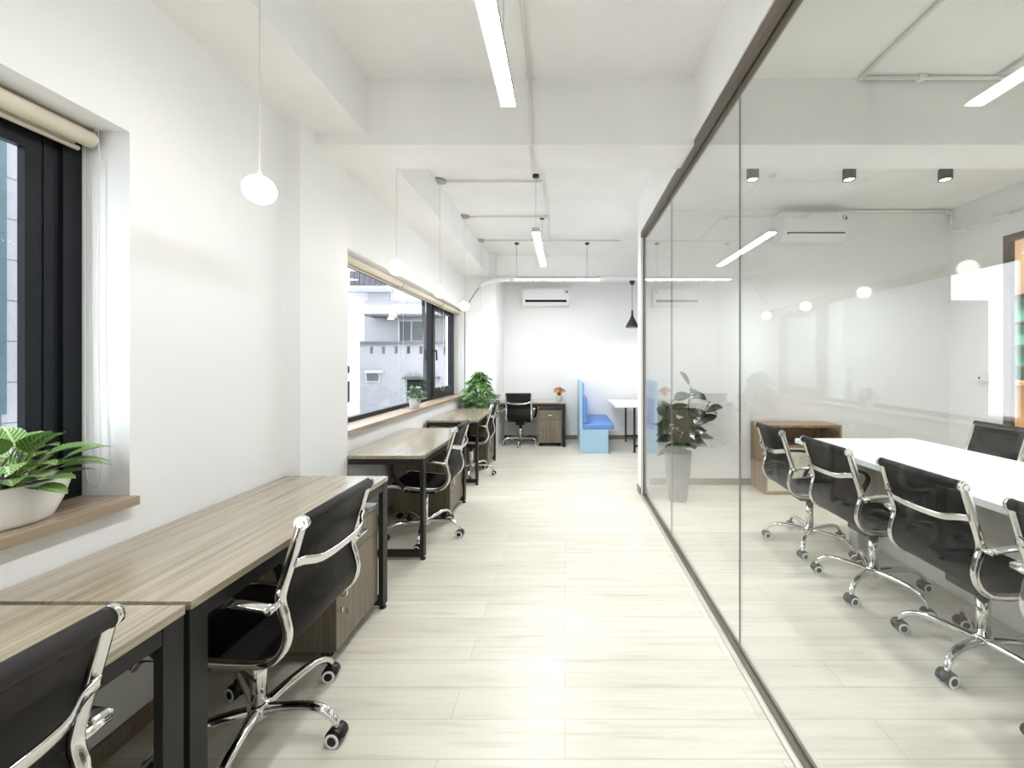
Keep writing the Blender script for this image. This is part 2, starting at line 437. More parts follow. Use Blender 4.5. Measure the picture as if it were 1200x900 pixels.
# windows ---------------------------------------------------------------
w1 = struct_empty('window_1')
fx0, fx1 = -1.875, -1.815
bm = bmesh.new()
box(bm, fx0, fx1, -0.7, 1.475, 0.905, 0.955); box(bm, fx0, fx1, -0.7, 1.475, 2.215, WZ1)
box(bm, fx0, fx1, 1.42, 1.475, 0.955, 2.215); box(bm, fx0, fx1, -0.7, -0.645, 0.955, 2.215)
box(bm, fx0 + .03, fx1 - .016, 1.405, 1.42, 0.955, 2.215)
obj('frame', bm, 'alu', w1)
bm = bmesh.new()
sx0, sx1 = -1.856, -1.830
box(bm, sx0, sx1, 1.33, 1.404, 0.955, 2.215); box(bm, sx0, sx1, 0.38, 0.46, 0.955, 2.215)
box(bm, sx0, sx1, 0.46, 1.33, 0.955, 1.03); box(bm, sx0, sx1, 0.46, 1.33, 2.14, 2.215)
box(bm, sx1, sx1 + .004, 1.375, 1.392, 0.955, 2.215)
obj('sash', bm, 'alu', w1)
bm = bmesh.new()
box(bm, -1.862, -1.834, -0.645, -0.57, 0.955, 2.215); box(bm, -1.862, -1.834, 0.31, 0.385, 0.955, 2.215)
box(bm, -1.862, -1.834, -0.57, 0.31, 0.955, 1.03); box(bm, -1.862, -1.834, -0.57, 0.31, 2.14, 2.215)
obj('sash', bm, 'alu', w1)
boxes('pane', 'pane', [(-1.852, -1.846, 0.46, 1.33, 1.03, 2.14)], w1)
boxes('pane', 'pane', [(-1.852, -1.846, -0.57, 0.31, 1.03, 2.14)], w1)
bm = bmesh.new(); box(bm, -1.815, -1.592, -0.75, 1.472, WZ0, 0.911, bev=0.002); obj('sill', bm, 'sill', w1)

w2 = struct_empty('window_2')
Y0, Y1 = 2.80, 6.42
bm = bmesh.new()
box(bm, fx0, fx1, Y0, Y1, 0.905, 0.95); box(bm, fx0, fx1, Y0, Y1, 2.235, WZ1)
box(bm, fx0, fx1, Y0, Y0 + .05, 0.95, 2.235); box(bm, fx0, fx1, Y1 - .05, Y1, 0.95, 2.235)
box(bm, fx0, fx1, 5.30, 5.37, 0.95, 2.235)
obj('frame', bm, 'alu', w2)
bm = bmesh.new()
box(bm, -1.865, -1.805, 5.37, 5.46, 0.95, 2.235); box(bm, -1.865, -1.805, 6.25, 6.37, 0.95, 2.235)
box(bm, -1.865, -1.805, 5.46, 6.25, 0.95, 1.06); box(bm, -1.865, -1.805, 5.46, 6.25, 2.15, 2.235)
sash2 = obj('sash', bm, 'alu', w2)
bm = bmesh.new(); sweep(bm, smooth_path([(-1.80, 5.42, 1.58), (-1.775, 5.42, 1.58), (-1.772, 5.42, 1.53), (-1.772, 5.425, 1.45)], 4), rrect(.016, .022, .006), side=(0, 1, 0))
obj('handle', bm, 'black', sash2)
boxes('pane', 'pane', [(-1.848, -1.842, 2.85, 5.30, 0.95, 2.235)], w2)
boxes('pane', 'pane', [(-1.848, -1.842, 5.46, 6.25, 1.06, 2.15)], w2)
bm = bmesh.new(); box(bm, -1.815, -1.592, 2.805, 6.415, WZ0, 0.911, bev=0.002); obj('sill', bm, 'sill', w2)

# opening in the right wall, seen through the glass
d1 = struct_empty('door_1')
bm = bmesh.new()
box(bm, 4.43, 4.47, 3.90, 3.97, 0, 2.69); box(bm, 4.43, 4.47, 2.2, 2.27, 0, 2.69); box(bm, 4.43, 4.47, 2.27, 3.90, 2.62, 2.69)
obj('frame', bm, 'brown_frame', d1)

# ------------------------------------------------------------------ glass partition
gp = thing('glass_partition', 'tall clear glass partition in a bronze rail between corridor and meeting room', 'glass partition', (0.845, 0, 0))
ys = [(-2.58, 0.700), (0.704, 1.894), (1.898, 3.108), (3.112, 4.176)]
for a, b in ys:
    boxes('pane', 'glass', [(-0.005, 0.005, a, b, 0.02, 2.762)], gp)
for s in (0.702, 1.896, 3.110):
    boxes('seal', 'seal', [(-0.004, 0.004, s - .002, s + .002, 0.02, 2.762)], gp)
bm = bmesh.new()
box(bm, -0.037, -0.007, -2.58, 4.18, 2.748, 2.80); box(bm, 0.007, 0.037, -2.58, 4.18, 2.748, 2.80); box(bm, -0.007, 0.007, -2.58, 4.18, 2.764, 2.80)
obj('top_rail', bm, 'bronze', gp)
bm = bmesh.new()
box(bm, -0.020, -0.007, -2.58, 4.18, 0, 0.022); box(bm, 0.007, 0.020, -2.58, 4.18, 0, 0.022); box(bm, -0.007, 0.007, -2.58, 4.18, 0, 0.012)
obj('floor_track', bm, 'bronze', gp)
boxes('track_edge', 'alu_light', [(-0.045, -0.020, -2.58, 4.18, 0, 0.010)], gp)
boxes('track_edge', 'alu_light', [(0.020, 0.042, -2.58, 4.18, 0, 0.010)], gp)
boxes('end_post', 'bronze', [(-0.010, 0.016, 4.176, 4.199, 0.0, 2.80)], gp)

# ------------------------------------------------------------------ desks and pedestals
DL, DD, DH = 1.205, 0.60, 0.75
def make_desk(name, label, group):
    t = thing(name, label, 'desk', group=group)
    hl, hd = DL / 2, DD / 2
    bm = bmesh.new(); box(bm, -hl, hl, -hd, hd, DH - .025, DH, bev=0.0015); obj('desktop', bm, 'desk', t)
    for sx in (-1, 1):
        for sy in (-1, 1):
            xa = sx * hl; xb = sx * (hl - .055); ya = sy * (hd - .004); yb = sy * (hd - .03)
            bm = bmesh.new(); box(bm, min(xa, xb), max(xa, xb), min(ya, yb), max(ya, yb), 0.022, DH - .026, bev=0.0015)
            lg = obj('leg', bm, 'steel', t)
            bm = bmesh.new(); c = ((xa + xb) / 2, (ya + yb) / 2)
            cyl(bm, (c[0], c[1], 0.008), (c[0], c[1], 0.03), .008, n=10); lathe(bm, [(.0185, 0), (.0185, .008), (.014, .013)], (c[0], c[1], 0), 14, cap0=True, cap1=True)
            obj('foot', bm, 'black', lg)
        x0, x1 = sorted((sx * (hl - .008), sx * (hl - .047)))
        boxes('foot_rail', 'steel', [(x0, x1, -hd + .031, hd - .031, 0.024, 0.064)], t)
        boxes('side_rail', 'steel', [(x0, x1, -hd + .031, hd - .031, DH - .066, DH - .026)], t)
    for sy in (-1, 1):
        y0, y1 = sorted((sy * (hd - .006), sy * (hd - .028)))
        boxes('apron', 'steel', [(-hl + .056, hl - .056, y0, y1, DH - .071, DH - .026)], t)
    return t

def make_pedestal(name, label, group):
    t = thing(name, label, 'cabinet', group=group)
    w, d, z0, z1 = 0.20, 0.25, 0.062, 0.615
    bm = bmesh.new()
    box(bm, -w, w, -d, d, z0, z0 + .018); box(bm, -w - .002, w + .002, -d - .02, d, z1 - .02, z1, bev=0.0015)
    box(bm, -w, -w + .018, -d, d, z0 + .018, z1 - .02); box(bm, w - .018, w, -d, d, z0 + .018, z1 - .02)
    box(bm, -w + .018, w - .018, d - .012, d, z0 + .018, z1 - .02)
    obj('body', bm, 'ped', t)
    bm = bmesh.new(); box(bm, -w, w, -d - .018, -d - .001, 0.462, z1 - .023, bev=0.001); dr = obj('drawer', bm, 'ped', t)
    bm = bmesh.new(); box(bm, -w, w, -d - .018, -d - .001, z0 + .004, 0.459, bev=0.001); do = obj('door', bm, 'ped', t)
    def pull(a, b, par):
        a, b = Vector(a), Vector(b); o = V(0, -.024, 0)
        bm = bmesh.new(); sweep(bm, [a, a + o * .8, a + o + (b - a) * .06, b + o + (a - b) * .06, b + o * .8, b], circ(.0045, 8)); obj('handle', bm, 'nickel', par, True)
    pull((-.045, -d - .018, .53), (.045, -d - .018, .53), dr)
    pull((-w + .045, -d - .018, .30), (-w + .045, -d - .018, .40), do)
    bm = bmesh.new(); cyl(bm, (-w + .045, -d - .018, .235), (-w + .045, -d - .026, .235), .010, n=14)
    box(bm, -w + .0435, -w + .0465, -d - .05, -d - .026, .228, .242); cyl(bm, (-w + .042, -d - .044, .222), (-w + .045, -d - .044, .222), .009, n=12)
    box(bm, -w + .041, -w + .0425, -d - .047, -d - .041, .185, .216)
    obj('lock', bm, 'nickel', do)
    for sx in (-1, 1):
        for sy in (-1, 1):
            bm = bmesh.new(); cx, cy = sx * (w - .04), sy * (d - .05)
            for e in (-1, 1): cyl(bm, (cx + e * .006, cy, .024), (cx + e * .018, cy, .024), .024, n=16)
            box(bm, cx - .006, cx + .006, cy - .012, cy + .012, .02, .052); box(bm, cx - .02, cx + .02, cy - .02, cy + .02, .054, .0618)
            cyl(bm, (cx, cy, .05), (cx, cy, .055), .006, n=8)
            obj('caster', bm, 'black', t)
    return t

G_DESK, G_PED = 'wood top office desks', 'rolling desk pedestals'
desk0 = make_desk('office_desk', '', G_DESK)
ped0 = make_pedestal('drawer_pedestal', '', G_PED)
desks = [
    (-1.330, 0.463, PI / 2, 'wooden desk cut off by the lower left corner, closest desk to the camera', None),
    (-1.330, 1.685, PI / 2, 'long wooden desk under the hanging globe, directly left of the big near swivel chair', 'wood pedestal cabinet under the near left desk, with keys hanging from its lock'),
    (-1.302, 3.395, PI / 2, 'pale shining desk behind the first wall pillar, at the near end of the large window', 'wood pedestal under the pale shining desk by the large window'),
    (-1.302, 5.125, PI / 2, 'wooden desk below the window sill just in front of the bushy green plant', 'wood pedestal under the desk in front of the bushy green plant'),
    (-0.5925, 6.90, 0.0, 'wooden desk against the far end wall with the orange flowers on it', 'wood pedestal under the far end desk, below the orange flowers'),
]
for i, (x, y, rz, lb, pl) in enumerate(desks):
    o = desk0 if i == 0 else copy_tree(desk0)
    o.location = (x, y, 0); o.rotation_euler = (0, 0, rz); o['label'] = lb
    if pl:
        p = ped0 if i == 1 else copy_tree(ped0)
        off = V(0.34, -0.0, 0); off.rotate(Matrix.Rotation(rz, 3, 'Z'))
        p.location = V(x, y, 0) + off; p.rotation_euler = (0, 0, rz); p['label'] = pl

# ------------------------------------------------------------------ office chair (front = +Y)
def make_chair(label, group):
    t = thing('swivel_chair', label, 'chair', group=group)
    fr = [(-.302, .894), (-.268, .775), (-.238, .675), (-.234, .635), (-.248, .585), (-.257, .535), (-.243, .485), (-.205, .448), (-.15, .437),
          (-.05, .440), (.08, .452), (.17, .462), (.215, .455), (.240, .425)]
    P = smooth_path([(0, y, z) for y, z in fr], 5)
    cut = 7 * 5
    SX = .212
    hs = .196
    bm = bmesh.new(); sweep(bm, P[1:cut + 1], rrect(hs * 2, .007, .003, 1), side=(1, 0, 0)); obj('backrest', bm, 'sling', t)
    bm = bmesh.new(); sweep(bm, P[cut:], rrect(hs * 2, .009, .004, 1), side=(1, 0, 0)); obj('seat', bm, 'sling', t)
    for s in (-1, 1):
        bm = bmesh.new()
        sweep(bm, [p + V(s * SX * .985, 0, 0) for p in P], rrect(.026, .030, .008, 2), side=(1, 0, 0),
              scales=[1.0 if i < 20 else 0.9 for i in range(len(P))])
        obj('side_frame', bm, 'chrome', t, True)
    # head roll with chrome end caps
    bm = bmesh.new(); cyl(bm, (-.205, -.305, .894), (.205, -.305, .894), .0215, n=20)
    hr = obj('top_roll', bm, 'roll', t, False)
    for s in (-1, 1):
        bm = bmesh.new()
        cyl(bm, (s * .205, -.305, .894), (s * .219, -.305, .894), .0235, .0225, n=20); cyl(bm, (s * .219, -.305, .894), (s * .2225, -.305, .894), .0135, .011, n=16)
        obj('end_cap', bm, 'chrome', hr)
    # bowed back brace
    bm = bmesh.new()
    sweep(bm, smooth_path([(-.21, -.285, .765), (-.175, -.292, .757), (-.12, -.318, .742), (0, -.325, .738), (.12, -.318, .742), (.175, -.292, .757), (.21, -.285, .765)], 4),
          rrect(.010, .030, .004, 2), side=(0, 1, .28)); obj('back_brace', bm, 'chrome', t, True)
    # loop armrests: chrome root at the back, black pad around the front
    for s in (-1, 1):
        ax = s * .258
        bm = bmesh.new()
        cyl(bm, (s * .205, -.236, .640), (s * .268, -.236, .640), .0105, n=12)
        lp = smooth_path([(ax, -.238, .648), (ax, -.15, .660), (ax, -.05, .668), (ax, .06, .668), (ax, .135, .652), (ax, .165, .61), (ax, .145, .555), (s * .250, .105, .495), (s * .230, .08, .458)], 5)
        sweep(bm, lp[:8], rrect(.034, .014, .006, 2), side=(1, 0, 0), mi=0)
        sweep(bm, lp[7:], rrect(.036, .018, .007, 2), side=(1, 0, 0), mi=1)
        cyl(bm, (s * .20, .08, .452), (s * .246, .08, .452), .009, n=10)
        obj('armrest', bm, ['chrome', 'black'], t)
    # under-seat mechanism and crossbars
    bm = bmesh.new()
    box(bm, -.075, .075, -.11, .10, .355, .405, bev=.008); box(bm, -.19, .19, -.105, -.075, .405, .428, bev=.004); box(bm, -.19, .19, .06, .09, .405, .43, bev=.004)
    obj('mechanism', bm, 'black', t)
    bm = bmesh.new(); sweep(bm, [(.07, .03, .385), (.17, .03, .385), (.235, .03, .378), (.262, .03, .380)], circ(.005, 8), scales=[1, 1, 1, 1.6]); obj('lever', bm, 'black', t)
    bm = bmesh.new(); cyl(bm, (0, 0, .335), (0, 0, .362), .031, .034, n=20, mi=1); cyl(bm, (0, 0, .13), (0, 0, .336), .0265, n=20, mi=0)
    obj('gas_column', bm, ['chrome', 'black'], t)
    # five-star base
    bm = bmesh.new()
    lathe(bm, [(.030, .082), (.038, .09), (.038, .128), (.031, .140)], n=20, cap0=True, cap1=True)
    for k in range(5):
        a = 2 * PI * k / 5; d = V(math.cos(a), math.sin(a), 0); sd = V(-math.sin(a), math.cos(a), 0)
        pth = smooth_path([d * .02 + V(0, 0, .112), d * .10 + V(0, 0, .124), d * .19 + V(0, 0, .128), d * .245 + V(0, 0, .119), d * .285 + V(0, 0, .093), d * .300 + V(0, 0, .066)], 4)
        n = len(pth)
        sweep(bm, pth, rrect(.042, .034, .015, 3), side=sd, scales=[1.0 - .38 * min(1, i / n) for i in range(n)])
    b = obj('base', bm, 'chrome', t, True)
    for k in range(5):
        a = 2 * PI * k / 5; bm = bmesh.new()
        for e in (-1, 1):
            cyl(bm, (e * .007, 0, .0275), (e * .029, 0, .0275), .0275, n=20, mi=0)
            prof = [(.0270, .0292), (.0270, .0305), (.0170, .0305), (.0170, .0292)]
            rings = []
            for r, xx in prof: rings.append([bm.verts.new((e * xx, r * math.cos(2 * PI * q / 20), .0275 + r * math.sin(2 * PI * q / 20))) for q in range(20)])
            loft(bm, rings, 1, False)
            cyl(bm, (e * .029, 0, .0275), (e * .0312, 0, .0275), .0168, n=16, mi=0)
        arc = [(0, .031 * math.cos(q), .0275 + .031 * math.sin(q)) for q in [PI * (.05 + .9 * j / 7) for j in range(8)]]
        sweep(bm, arc, rrect(.044, .005, .002, 1), side=(1, 0, 0), mi=0)
        cyl(bm, (0, 0, .03), (0, 0, .072), .0085, n=10, mi=2)
        c = obj('caster', bm, ['black', 'ring', 'nickel'], b)
        c.location = (math.cos(a) * .300, math.sin(a) * .300, 0); c.rotation_euler = (0, 0, a + [0.5, 1.3, 2.3, 0.9, 1.9][k])
    return t

G_CH = 'black mesh swivel chairs with chrome frames'
chair0 = make_chair('', G_CH)
R = math.radians
chairs = [   # x, y, facing rotation, world angle of one spoke, label
    (-1.225, 0.583, R(90), R(20), 'black chrome chair cropped by the lower left corner of the photo'),
    (-1.147, 1.470, R(90), R(-2.3), 'large black chrome chair on the corridor side of the long near desk'),
    (-1.150, 3.225, R(90), R(-7), 'black chrome chair at the pale shining desk near the large window'),
    (-1.190, 4.985, R(90), R(-11), 'black chrome chair at the desk in front of the bushy green plant'),
    (-0.770, 6.800, R(0), R(270), 'black chrome chair seen from behind at the far end desk'),
    (1.905, 3.055, R(-94), R(158), 'meeting chair in front of the walnut cabinet, farthest along the glass side'),
    (1.925, 2.450, R(-90), R(140), 'second meeting chair from the walnut cabinet, on the glass side of the table'),
    (1.955, 1.835, R(-90), R(130), 'large meeting chair fully in view closest to the camera behind the glass'),
    (1.925, 1.215, R(-90), R(200), 'meeting chair cut by the right photo edge, only a corner of its back showing'),
    (3.210, 3.185, R(86), R(30), 'meeting chair on the far side of the white table, under the wall switch'),
]
for i, (x, y, rz, sp, lb) in enumerate(chairs):
    o = chair0 if i == 0 else copy_tree(chair0)
    o.location = (x, y, 0); o.rotation_euler = (0, 0, rz); o['label'] = lb
    for ch in o.children:
        if ch.name.split('.')[0] == 'base':
            ch.rotation_euler = (0, 0, sp - rz)
            axis = R(-95)
            for q, cs in enumerate(ch.children): cs.rotation_euler = (0, 0, axis - sp + [0, .22, -.25, .1, -.12][q % 5])

# ------------------------------------------------------------------ meeting room furniture
mt = thing('meeting_table', 'long white meeting table with black chairs around it behind the glass', 'table', (2.53, 2.24, 0))
bm = bmesh.new(); box(bm, -.515, .515, -1.2, 1.2, .712, .75, bev=.002); obj('tabletop', bm, 'white_top', mt)
boxes('end_panel', 'panel', [(-.29, .33, .76, .85, 0, .711)], mt)
boxes('end_panel', 'panel', [(-.29, .33, -.95, -.86, 0, .711)], mt)
boxes('modesty_panel', 'panel', [(-.155, -.135, -.858, .758, 0, .711)], mt)
bm = bmesh.new(); box(bm, .02, .14, -.36, -.02, .7502, .7535, mi=0, bev=.001); box(bm, .035, .125, -.34, -.04, .7536, .7545, mi=1)
for q in range(4): box(bm, .05, .11, -.32 + q * .07, -.28 + q * .07, .7546, .7555, mi=0)
obj('cable_box', bm, ['nickel', 'white_pl'], mt)

cb = thing('storage_cabinet', 'walnut cabinet with an open top shelf and cream doors on the meeting room back wall', 'cabinet', (2.555, 4.365, 0))
bm = bmesh.new(); w, d = .41, .165
box(bm, -w, w, -d, d, .72, .745); box(bm, -w, -w + .022, -d, d, 0, .72); box(bm, w - .022, w, -d, d, 0, .72)
box(bm, -w + .022, w - .022, -d, d, 0, .035); box(bm, -w + .022, w - .022, -d + .01, d, .50, .52); box(bm, -w + .022, w - .022, d - .012, d, .035, .72)
obj('body', bm, 'cab', cb)
for s in (-1, 1):
    x0, x1 = sorted((s * .002, s * (w - .024)))
    bm = bmesh.new(); box(bm, x0, x1, -d + .004, -d + .02, .037, .498, bev=.001); dd = obj('door', bm, 'cream', cb)
    bm = bmesh.new(); cyl(bm, (s * .03, -d + .004, .40), (s * .03, -d - .012, .40), .006, .009, n=12); obj('knob', bm, 'nickel', dd)

def air_conditioner(loc, w, h, d, label, slot):
    t = thing('air_conditioner', label, 'air conditioner', loc, group='white wall air conditioners')
    prof = [(0, 0), (0, h), (-d * .80, h), (-d * .93, h * .97), (-d, h * .86), (-d, h * .42), (-d * .93, h * .22), (-d * .72, h * .05), (-d * .5, 0)]
    bm = bmesh.new(); rings = []
    for x in (-w / 2, w / 2): rings.append([bm.verts.new((x, a, b)) for a, b in prof])
    loft(bm, rings)
    for f in bm.faces: f.smooth = False
    obj('body', bm, 'white_pl', t)
    bm = bmesh.new(); box(bm, -w * .44, w * .44, -d * .985, -d * .80, h * .19, h * .235 if not slot else h * .31); obj('air_slot', bm, 'ext_dark', t)
    bm = bmesh.new(); box(bm, -w * .43, w * .43, -d * 1.0, -d * .97, h * .13, h * .185, bev=.002); obj('flap', bm, 'white_pl', t)
    bm = bmesh.new(); box(bm, w * .40, w * .465, -d - .002, -d + .004, h * .68, h * .855, mi=0); box(bm, w * .408, w * .457, -d - .003, -d, h * .79, h * .84, mi=1); box(bm, w * .408, w * .437, -d - .003, -d, h * .70, h * .77, mi=1)
    obj('sticker', bm, ['ext_grey', 'ring'], t)
    return t
air_conditioner((2.78, 4.547, 2.785), .72, .305, .215, 'white air conditioner under the ceiling of the meeting room, seen through the glass', False)
air_conditioner((-0.345, YF - .003, 2.455), .85, .33, .20, 'white air conditioner on the far end wall above the wooden desk', True)

def spot(x, y, label):
    t = thing('ceiling_spotlight', label, 'spotlight', (x, y, ZC), group='black surface spotlights on the meeting room ceiling')
    bm = bmesh.new()
    n = 24
    rings = []
    for z, r in ((0, .052), (-.098, .052), (-.104, .050), (-.104, .043), (-.094, .041)):
        rings.append([bm.verts.new((r * math.cos(2 * PI * k / n), r * math.sin(2 * PI * k / n), z)) for k in range(n)])
    loft(bm, rings, 0, False); obj('housing', bm, 'spotbody', t)
    bm = bmesh.new(); cyl(bm, (0, 0, -.090), (0, 0, -.0945), .0405, n=n); obj('lens', bm, 'spot', t)
    L = bpy.data.lights.new('spot_beam', 'SPOT'); L.energy = 27; L.spot_size = R(118); L.spot_blend = 0.8; L.shadow_soft_size = .06; L.color = (.955, .972, 1.0)
    lo = bpy.data.objects.new('spot_beam', L); COL.objects.link(lo); lo.parent = t; lo.location = (0, 0, -.11)
spot(1.717, 3.59, 'black ceiling spotlight closest to the glass partition')
spot(2.600, 3.59, 'black ceiling spotlight above the meeting room air conditioner')
spot(3.480, 3.59, 'black ceiling spotlight nearest the right wall')
spot(1.717, 1.20, 'added unseen black ceiling spotlight over the near end of the meeting room, beside the glass')  # this near row of three is added out of view to brighten the meeting room
spot(2.600, 1.20, 'added unseen black ceiling spotlight over the near end of the meeting table')
spot(3.480, 1.20, 'added unseen black ceiling spotlight over the near end of the meeting room, by the right wall')

tbx = thing('wall_switch', 'small white switch box on the meeting room right wall', 'switch', (4.45, 4.16, 1.27))
bm = bmesh.new(); box(bm, -.03, -.001, -.07, .07, -.055, .055, bev=.004); obj('box', bm, 'white_pl', tbx)
bm = bmesh.new(); box(bm, -.033, -.030, .02, .035, -.03, -.005); obj('indicator', bm, 'black', tbx)
bm = bmesh.new(); cyl(bm, (-.03, -.03, .03), (-.034, -.03, .03), .008, n=12); cyl(bm, (-.03, .0, .03), (-.034, .0, .03), .008, n=12); obj('button', bm, 'ring', tbx)

# adjoining room beyond the right wall
ct = thing('service_counter', 'pine counter in the next room, seen through the brown framed opening', 'counter', (6.15, 5.3, 0))
bm = bmesh.new(); box(bm, -.32, .32, -1.6, 1.6, 1.12, 1.17, bev=.003); obj('countertop', bm, 'counter', ct)
bm = bmesh.new()
box(bm, -.26, .26, -1.55, 1.55, 0, 1.12)
for k in range(7): box(bm, -.268, -.26, -1.5 + k * .44, -1.5 + k * .44 + .40, .08, 1.08)
obj('body', bm, 'counter', ct)
sh = thing('wall_shelf', 'dark shelf boards on the teal wall of the next room', 'shelf', (6.6, 5.3, 0))
for z in (1.36, 1.66, 1.99):
    bm = bmesh.new(); box(bm, -.2, -.001, -1.4, 1.4, z - .012, z + .012, bev=.002); obj('board', bm, 'brown_frame', sh)
bm = bmesh.new()
for y in (-1.2, 0, 1.2): box(bm, -.02, -.001, y - .02, y + .02, 1.2, 2.2)
obj('bracket', bm, 'brown_frame', sh)

# ------------------------------------------------------------------ dining nook at the far end
bn = thing('booth_bench', 'blue upholstered booth bench with a pale blue plinth against the far wall', 'bench', (0.235, 6.14, 0))
bm = bmesh.new(); box(bm, 0, .04, 0, 1.15, 0, 1.125, bev=.003); obj('back_panel', bm, 'ltblue', bn)
bm = bmesh.new(); box(bm, .041, .445, 0, 1.15, 0, .375, bev=.003); obj('plinth', bm, 'ltblue', bn)
bm = bmesh.new(); box(bm, .042, .535, -.005, 1.15, .377, .456, bev=.014, seg=3); obj('seat_cushion', bm, 'blue', bn)
bm = bmesh.new(); box(bm, .042, .118, .0, 1.15, .46, .86, bev=.018, seg=3); obj('back_cushion', bm, 'blue', bn)
bm = bmesh.new(); box(bm, .041, .066, .02, 1.15, .865, 1.10, bev=.008); obj('upper_pad', bm, 'bluepad', bn)

dt = thing('dining_table', 'white topped table with black steel legs beside the blue bench', 'table', (1.2, 6.62, 0))
bm = bmesh.new(); box(bm, -.42, .42, -.57, .57, .725, .75, bev=.002); obj('tabletop', bm, 'white_top', dt)
for sy in (-1, 1):
    for sx in (-1, 1):
        bm = bmesh.new(); cx, cy = -.105 if sx < 0 else .20, sy * .44
        box(bm, cx - .015, cx + .015, cy - .015, cy + .015, 0, .724); obj('leg', bm, 'steel', dt)
    boxes('stretcher', 'steel', [(-.09, .185, sy * .44 - .012, sy * .44 + .012, .09, .12)], dt)

pd = thing('cone_pendant', 'small dark cone pendant lamp hanging by the glass partition end', 'pendant lamp', (1.125, 6.56, 0))
bm = bmesh.new()
lathe(bm, [(.012, 2.30), (.016, 2.27), (.018, 2.21), (.035, 2.16), (.075, 2.09), (.108, 2.03), (.115, 2.005), (.111, 2.005), (.104, 2.03), (.070, 2.088), (.030, 2.155), (.004, 2.20)], n=28)
obj('shade', bm, 'pendant_dk', pd, True)
bm = bmesh.new(); cyl(bm, (0, 0, 2.29), (0, 0, 2.72), .004, n=8); obj('cord', bm, 'dark_cord', pd)
bm = bmesh.new(); lathe(bm, [(.045, 2.845), (.045, 2.77), (.034, 2.735), (.012, 2.715)], n=20, cap0=True, cap1=True); obj('canopy', bm, 'pendant_dk', pd)
bm = bmesh.new(); sphere(bm, (0, 0, 2.06), .03); obj('bulb', bm, 'bulb', pd)

# ------------------------------------------------------------------ lamps
def tube_light(x, y, z, rz, L, label, cords):
    t = thing('tube_light', label, 'tube light', (x, y, z), rz, group='suspended linear tube lights')
    bm = bmesh.new(); box(bm, -L / 2, L / 2, -.036, .036, .002, .035, bev=.003)
    box(bm, -L / 2, -L / 2 + .008, -.036, .036, -.008, .002); box(bm, L / 2 - .008, L / 2, -.036, .036, -.008, .002)
    obj('housing', bm, 'housing', t)
    bm = bmesh.new()
    sec = [(-.034, .001)] + [(.034 * -math.cos(q), -.007 * math.sin(q)) for q in [PI * j / 8 for j in range(1, 8)]] + [(.034, .001)]
    rings = [[bm.verts.new((xx, a, b)) for a, b in sec] for xx in (-L / 2 + .009, L / 2 - .009)]
    loft(bm, rings, 0, True); obj('diffuser', bm, 'tube', t)
    for cx in cords:
        bm = bmesh.new(); cyl(bm, (cx, 0, .035), (cx, 0, ZC - z - .02), .0022, n=6); co = obj('cord', bm, 'dark_cord' if rz == 0 else 'cord', t)
        bm = bmesh.new(); lathe(bm, [(.032, ZC - z), (.032, ZC - z - .02), (.010, ZC - z - .028)], (cx, 0, 0), n=16, cap0=True, cap1=True); obj('canopy', bm, 'pendant_dk', co)
tube_light(-.272, 1.285, 2.645, PI / 2, 1.21, 'bright tube light at the top of the picture, hanging over the near corridor', (-.45, .45))
tube_light(-.275, 4.33, 2.645, PI / 2, 1.30, 'short looking bright tube light hanging over the middle of the corridor', (-.62, .45))
tube_light(-.112, 5.80, 2.645, 0, 1.262, 'tube light running across the corridor in front of the far air conditioner', (-.60, .44))
tube_light(-.272, -1.55, 2.645, PI / 2, 1.21, 'added unseen tube light hanging over the corridor behind the camera, for fill', (-.45, .45))  # added behind the camera, unseen, as fill light for the corridor


def globe(y, label):
    t = thing('globe_pendant', label, 'pendant lamp', (-1.213, y, 0), group='round glowing globe pendants along the left wall')
    top = ZC if True else 0
    bm = bmesh.new(); sphere(bm, (0, 0, 2.095), .0575, 0, .95); obj('globe', bm, 'globe', t)
    bm = bmesh.new(); cyl(bm, (0, 0, 2.148), (0, 0, 2.172), .009, .006, n=10); obj('socket', bm, 'white_pl', t)
    bm = bmesh.new(); cyl(bm, (0, 0, 2.17), (0, 0, top - .012), .0018, n=6); obj('cord', bm, 'cord', t)
    bm = bmesh.new(); lathe(bm, [(.062, top), (.062, top - .016), (.050, top - .024), (.008, top - .026)], n=22, cap0=True, cap1=True); obj('canopy', bm, 'grey', t)
for y, lb in ((1.56, 'largest globe pendant, above the near left desk'), (2.83, 'globe pendant hanging in front of the near end of the large window'),
              (3.81, 'globe pendant second from the near end of the large window'), (4.73, 'globe pendant at the far corner of the large window'),
              (5.65, 'farthest and smallest globe pendant, near the far left corner')):
    globe(y, lb)

# ------------------------------------------------------------------ conduits and pipes
def pipe(name, pts, r, mat, label, cat, group=None, k=0, clips=(), elbows=True):
    t = thing(name, label, cat, tuple(pts[0]), 0, group)
    o = Vector(pts[0]); P = [Vector(p) - o for p in pts]
    bm = bmesh.new()
    if k: sweep(bm, smooth_path(P, k), circ(r, 10))
    else:
        for a, b in zip(P, P[1:]): cyl(bm, a, b, r, n=10)
        for p in P[1:-1]: sphere(bm, p, r * 1.25, 0, 1, 10, 8)
    obj('run', bm, mat, t)
    for c in clips:
        bm = bmesh.new(); c = Vector(c) - o; box(bm, c.x - r * 1.9, c.x + r * 1.9, c.y - r * 1.9, c.y + r * 1.9, c.z - r * 1.5, c.z + r * .95, bev=.003); obj('clip', bm, mat, t)
    return t
zc = ZC - .0155
GC = 'white conduits on the ceiling'
for y, lb in ((3.81, 'nearest'), (4.73, 'middle')):
    pipe('conduit', [(-1.15, y, zc), (-.235, y, zc)], .010, 'conduit', f'{lb} white conduit crossing the ceiling to a globe pendant', 'conduit', GC, clips=[(-.235, y, zc)])
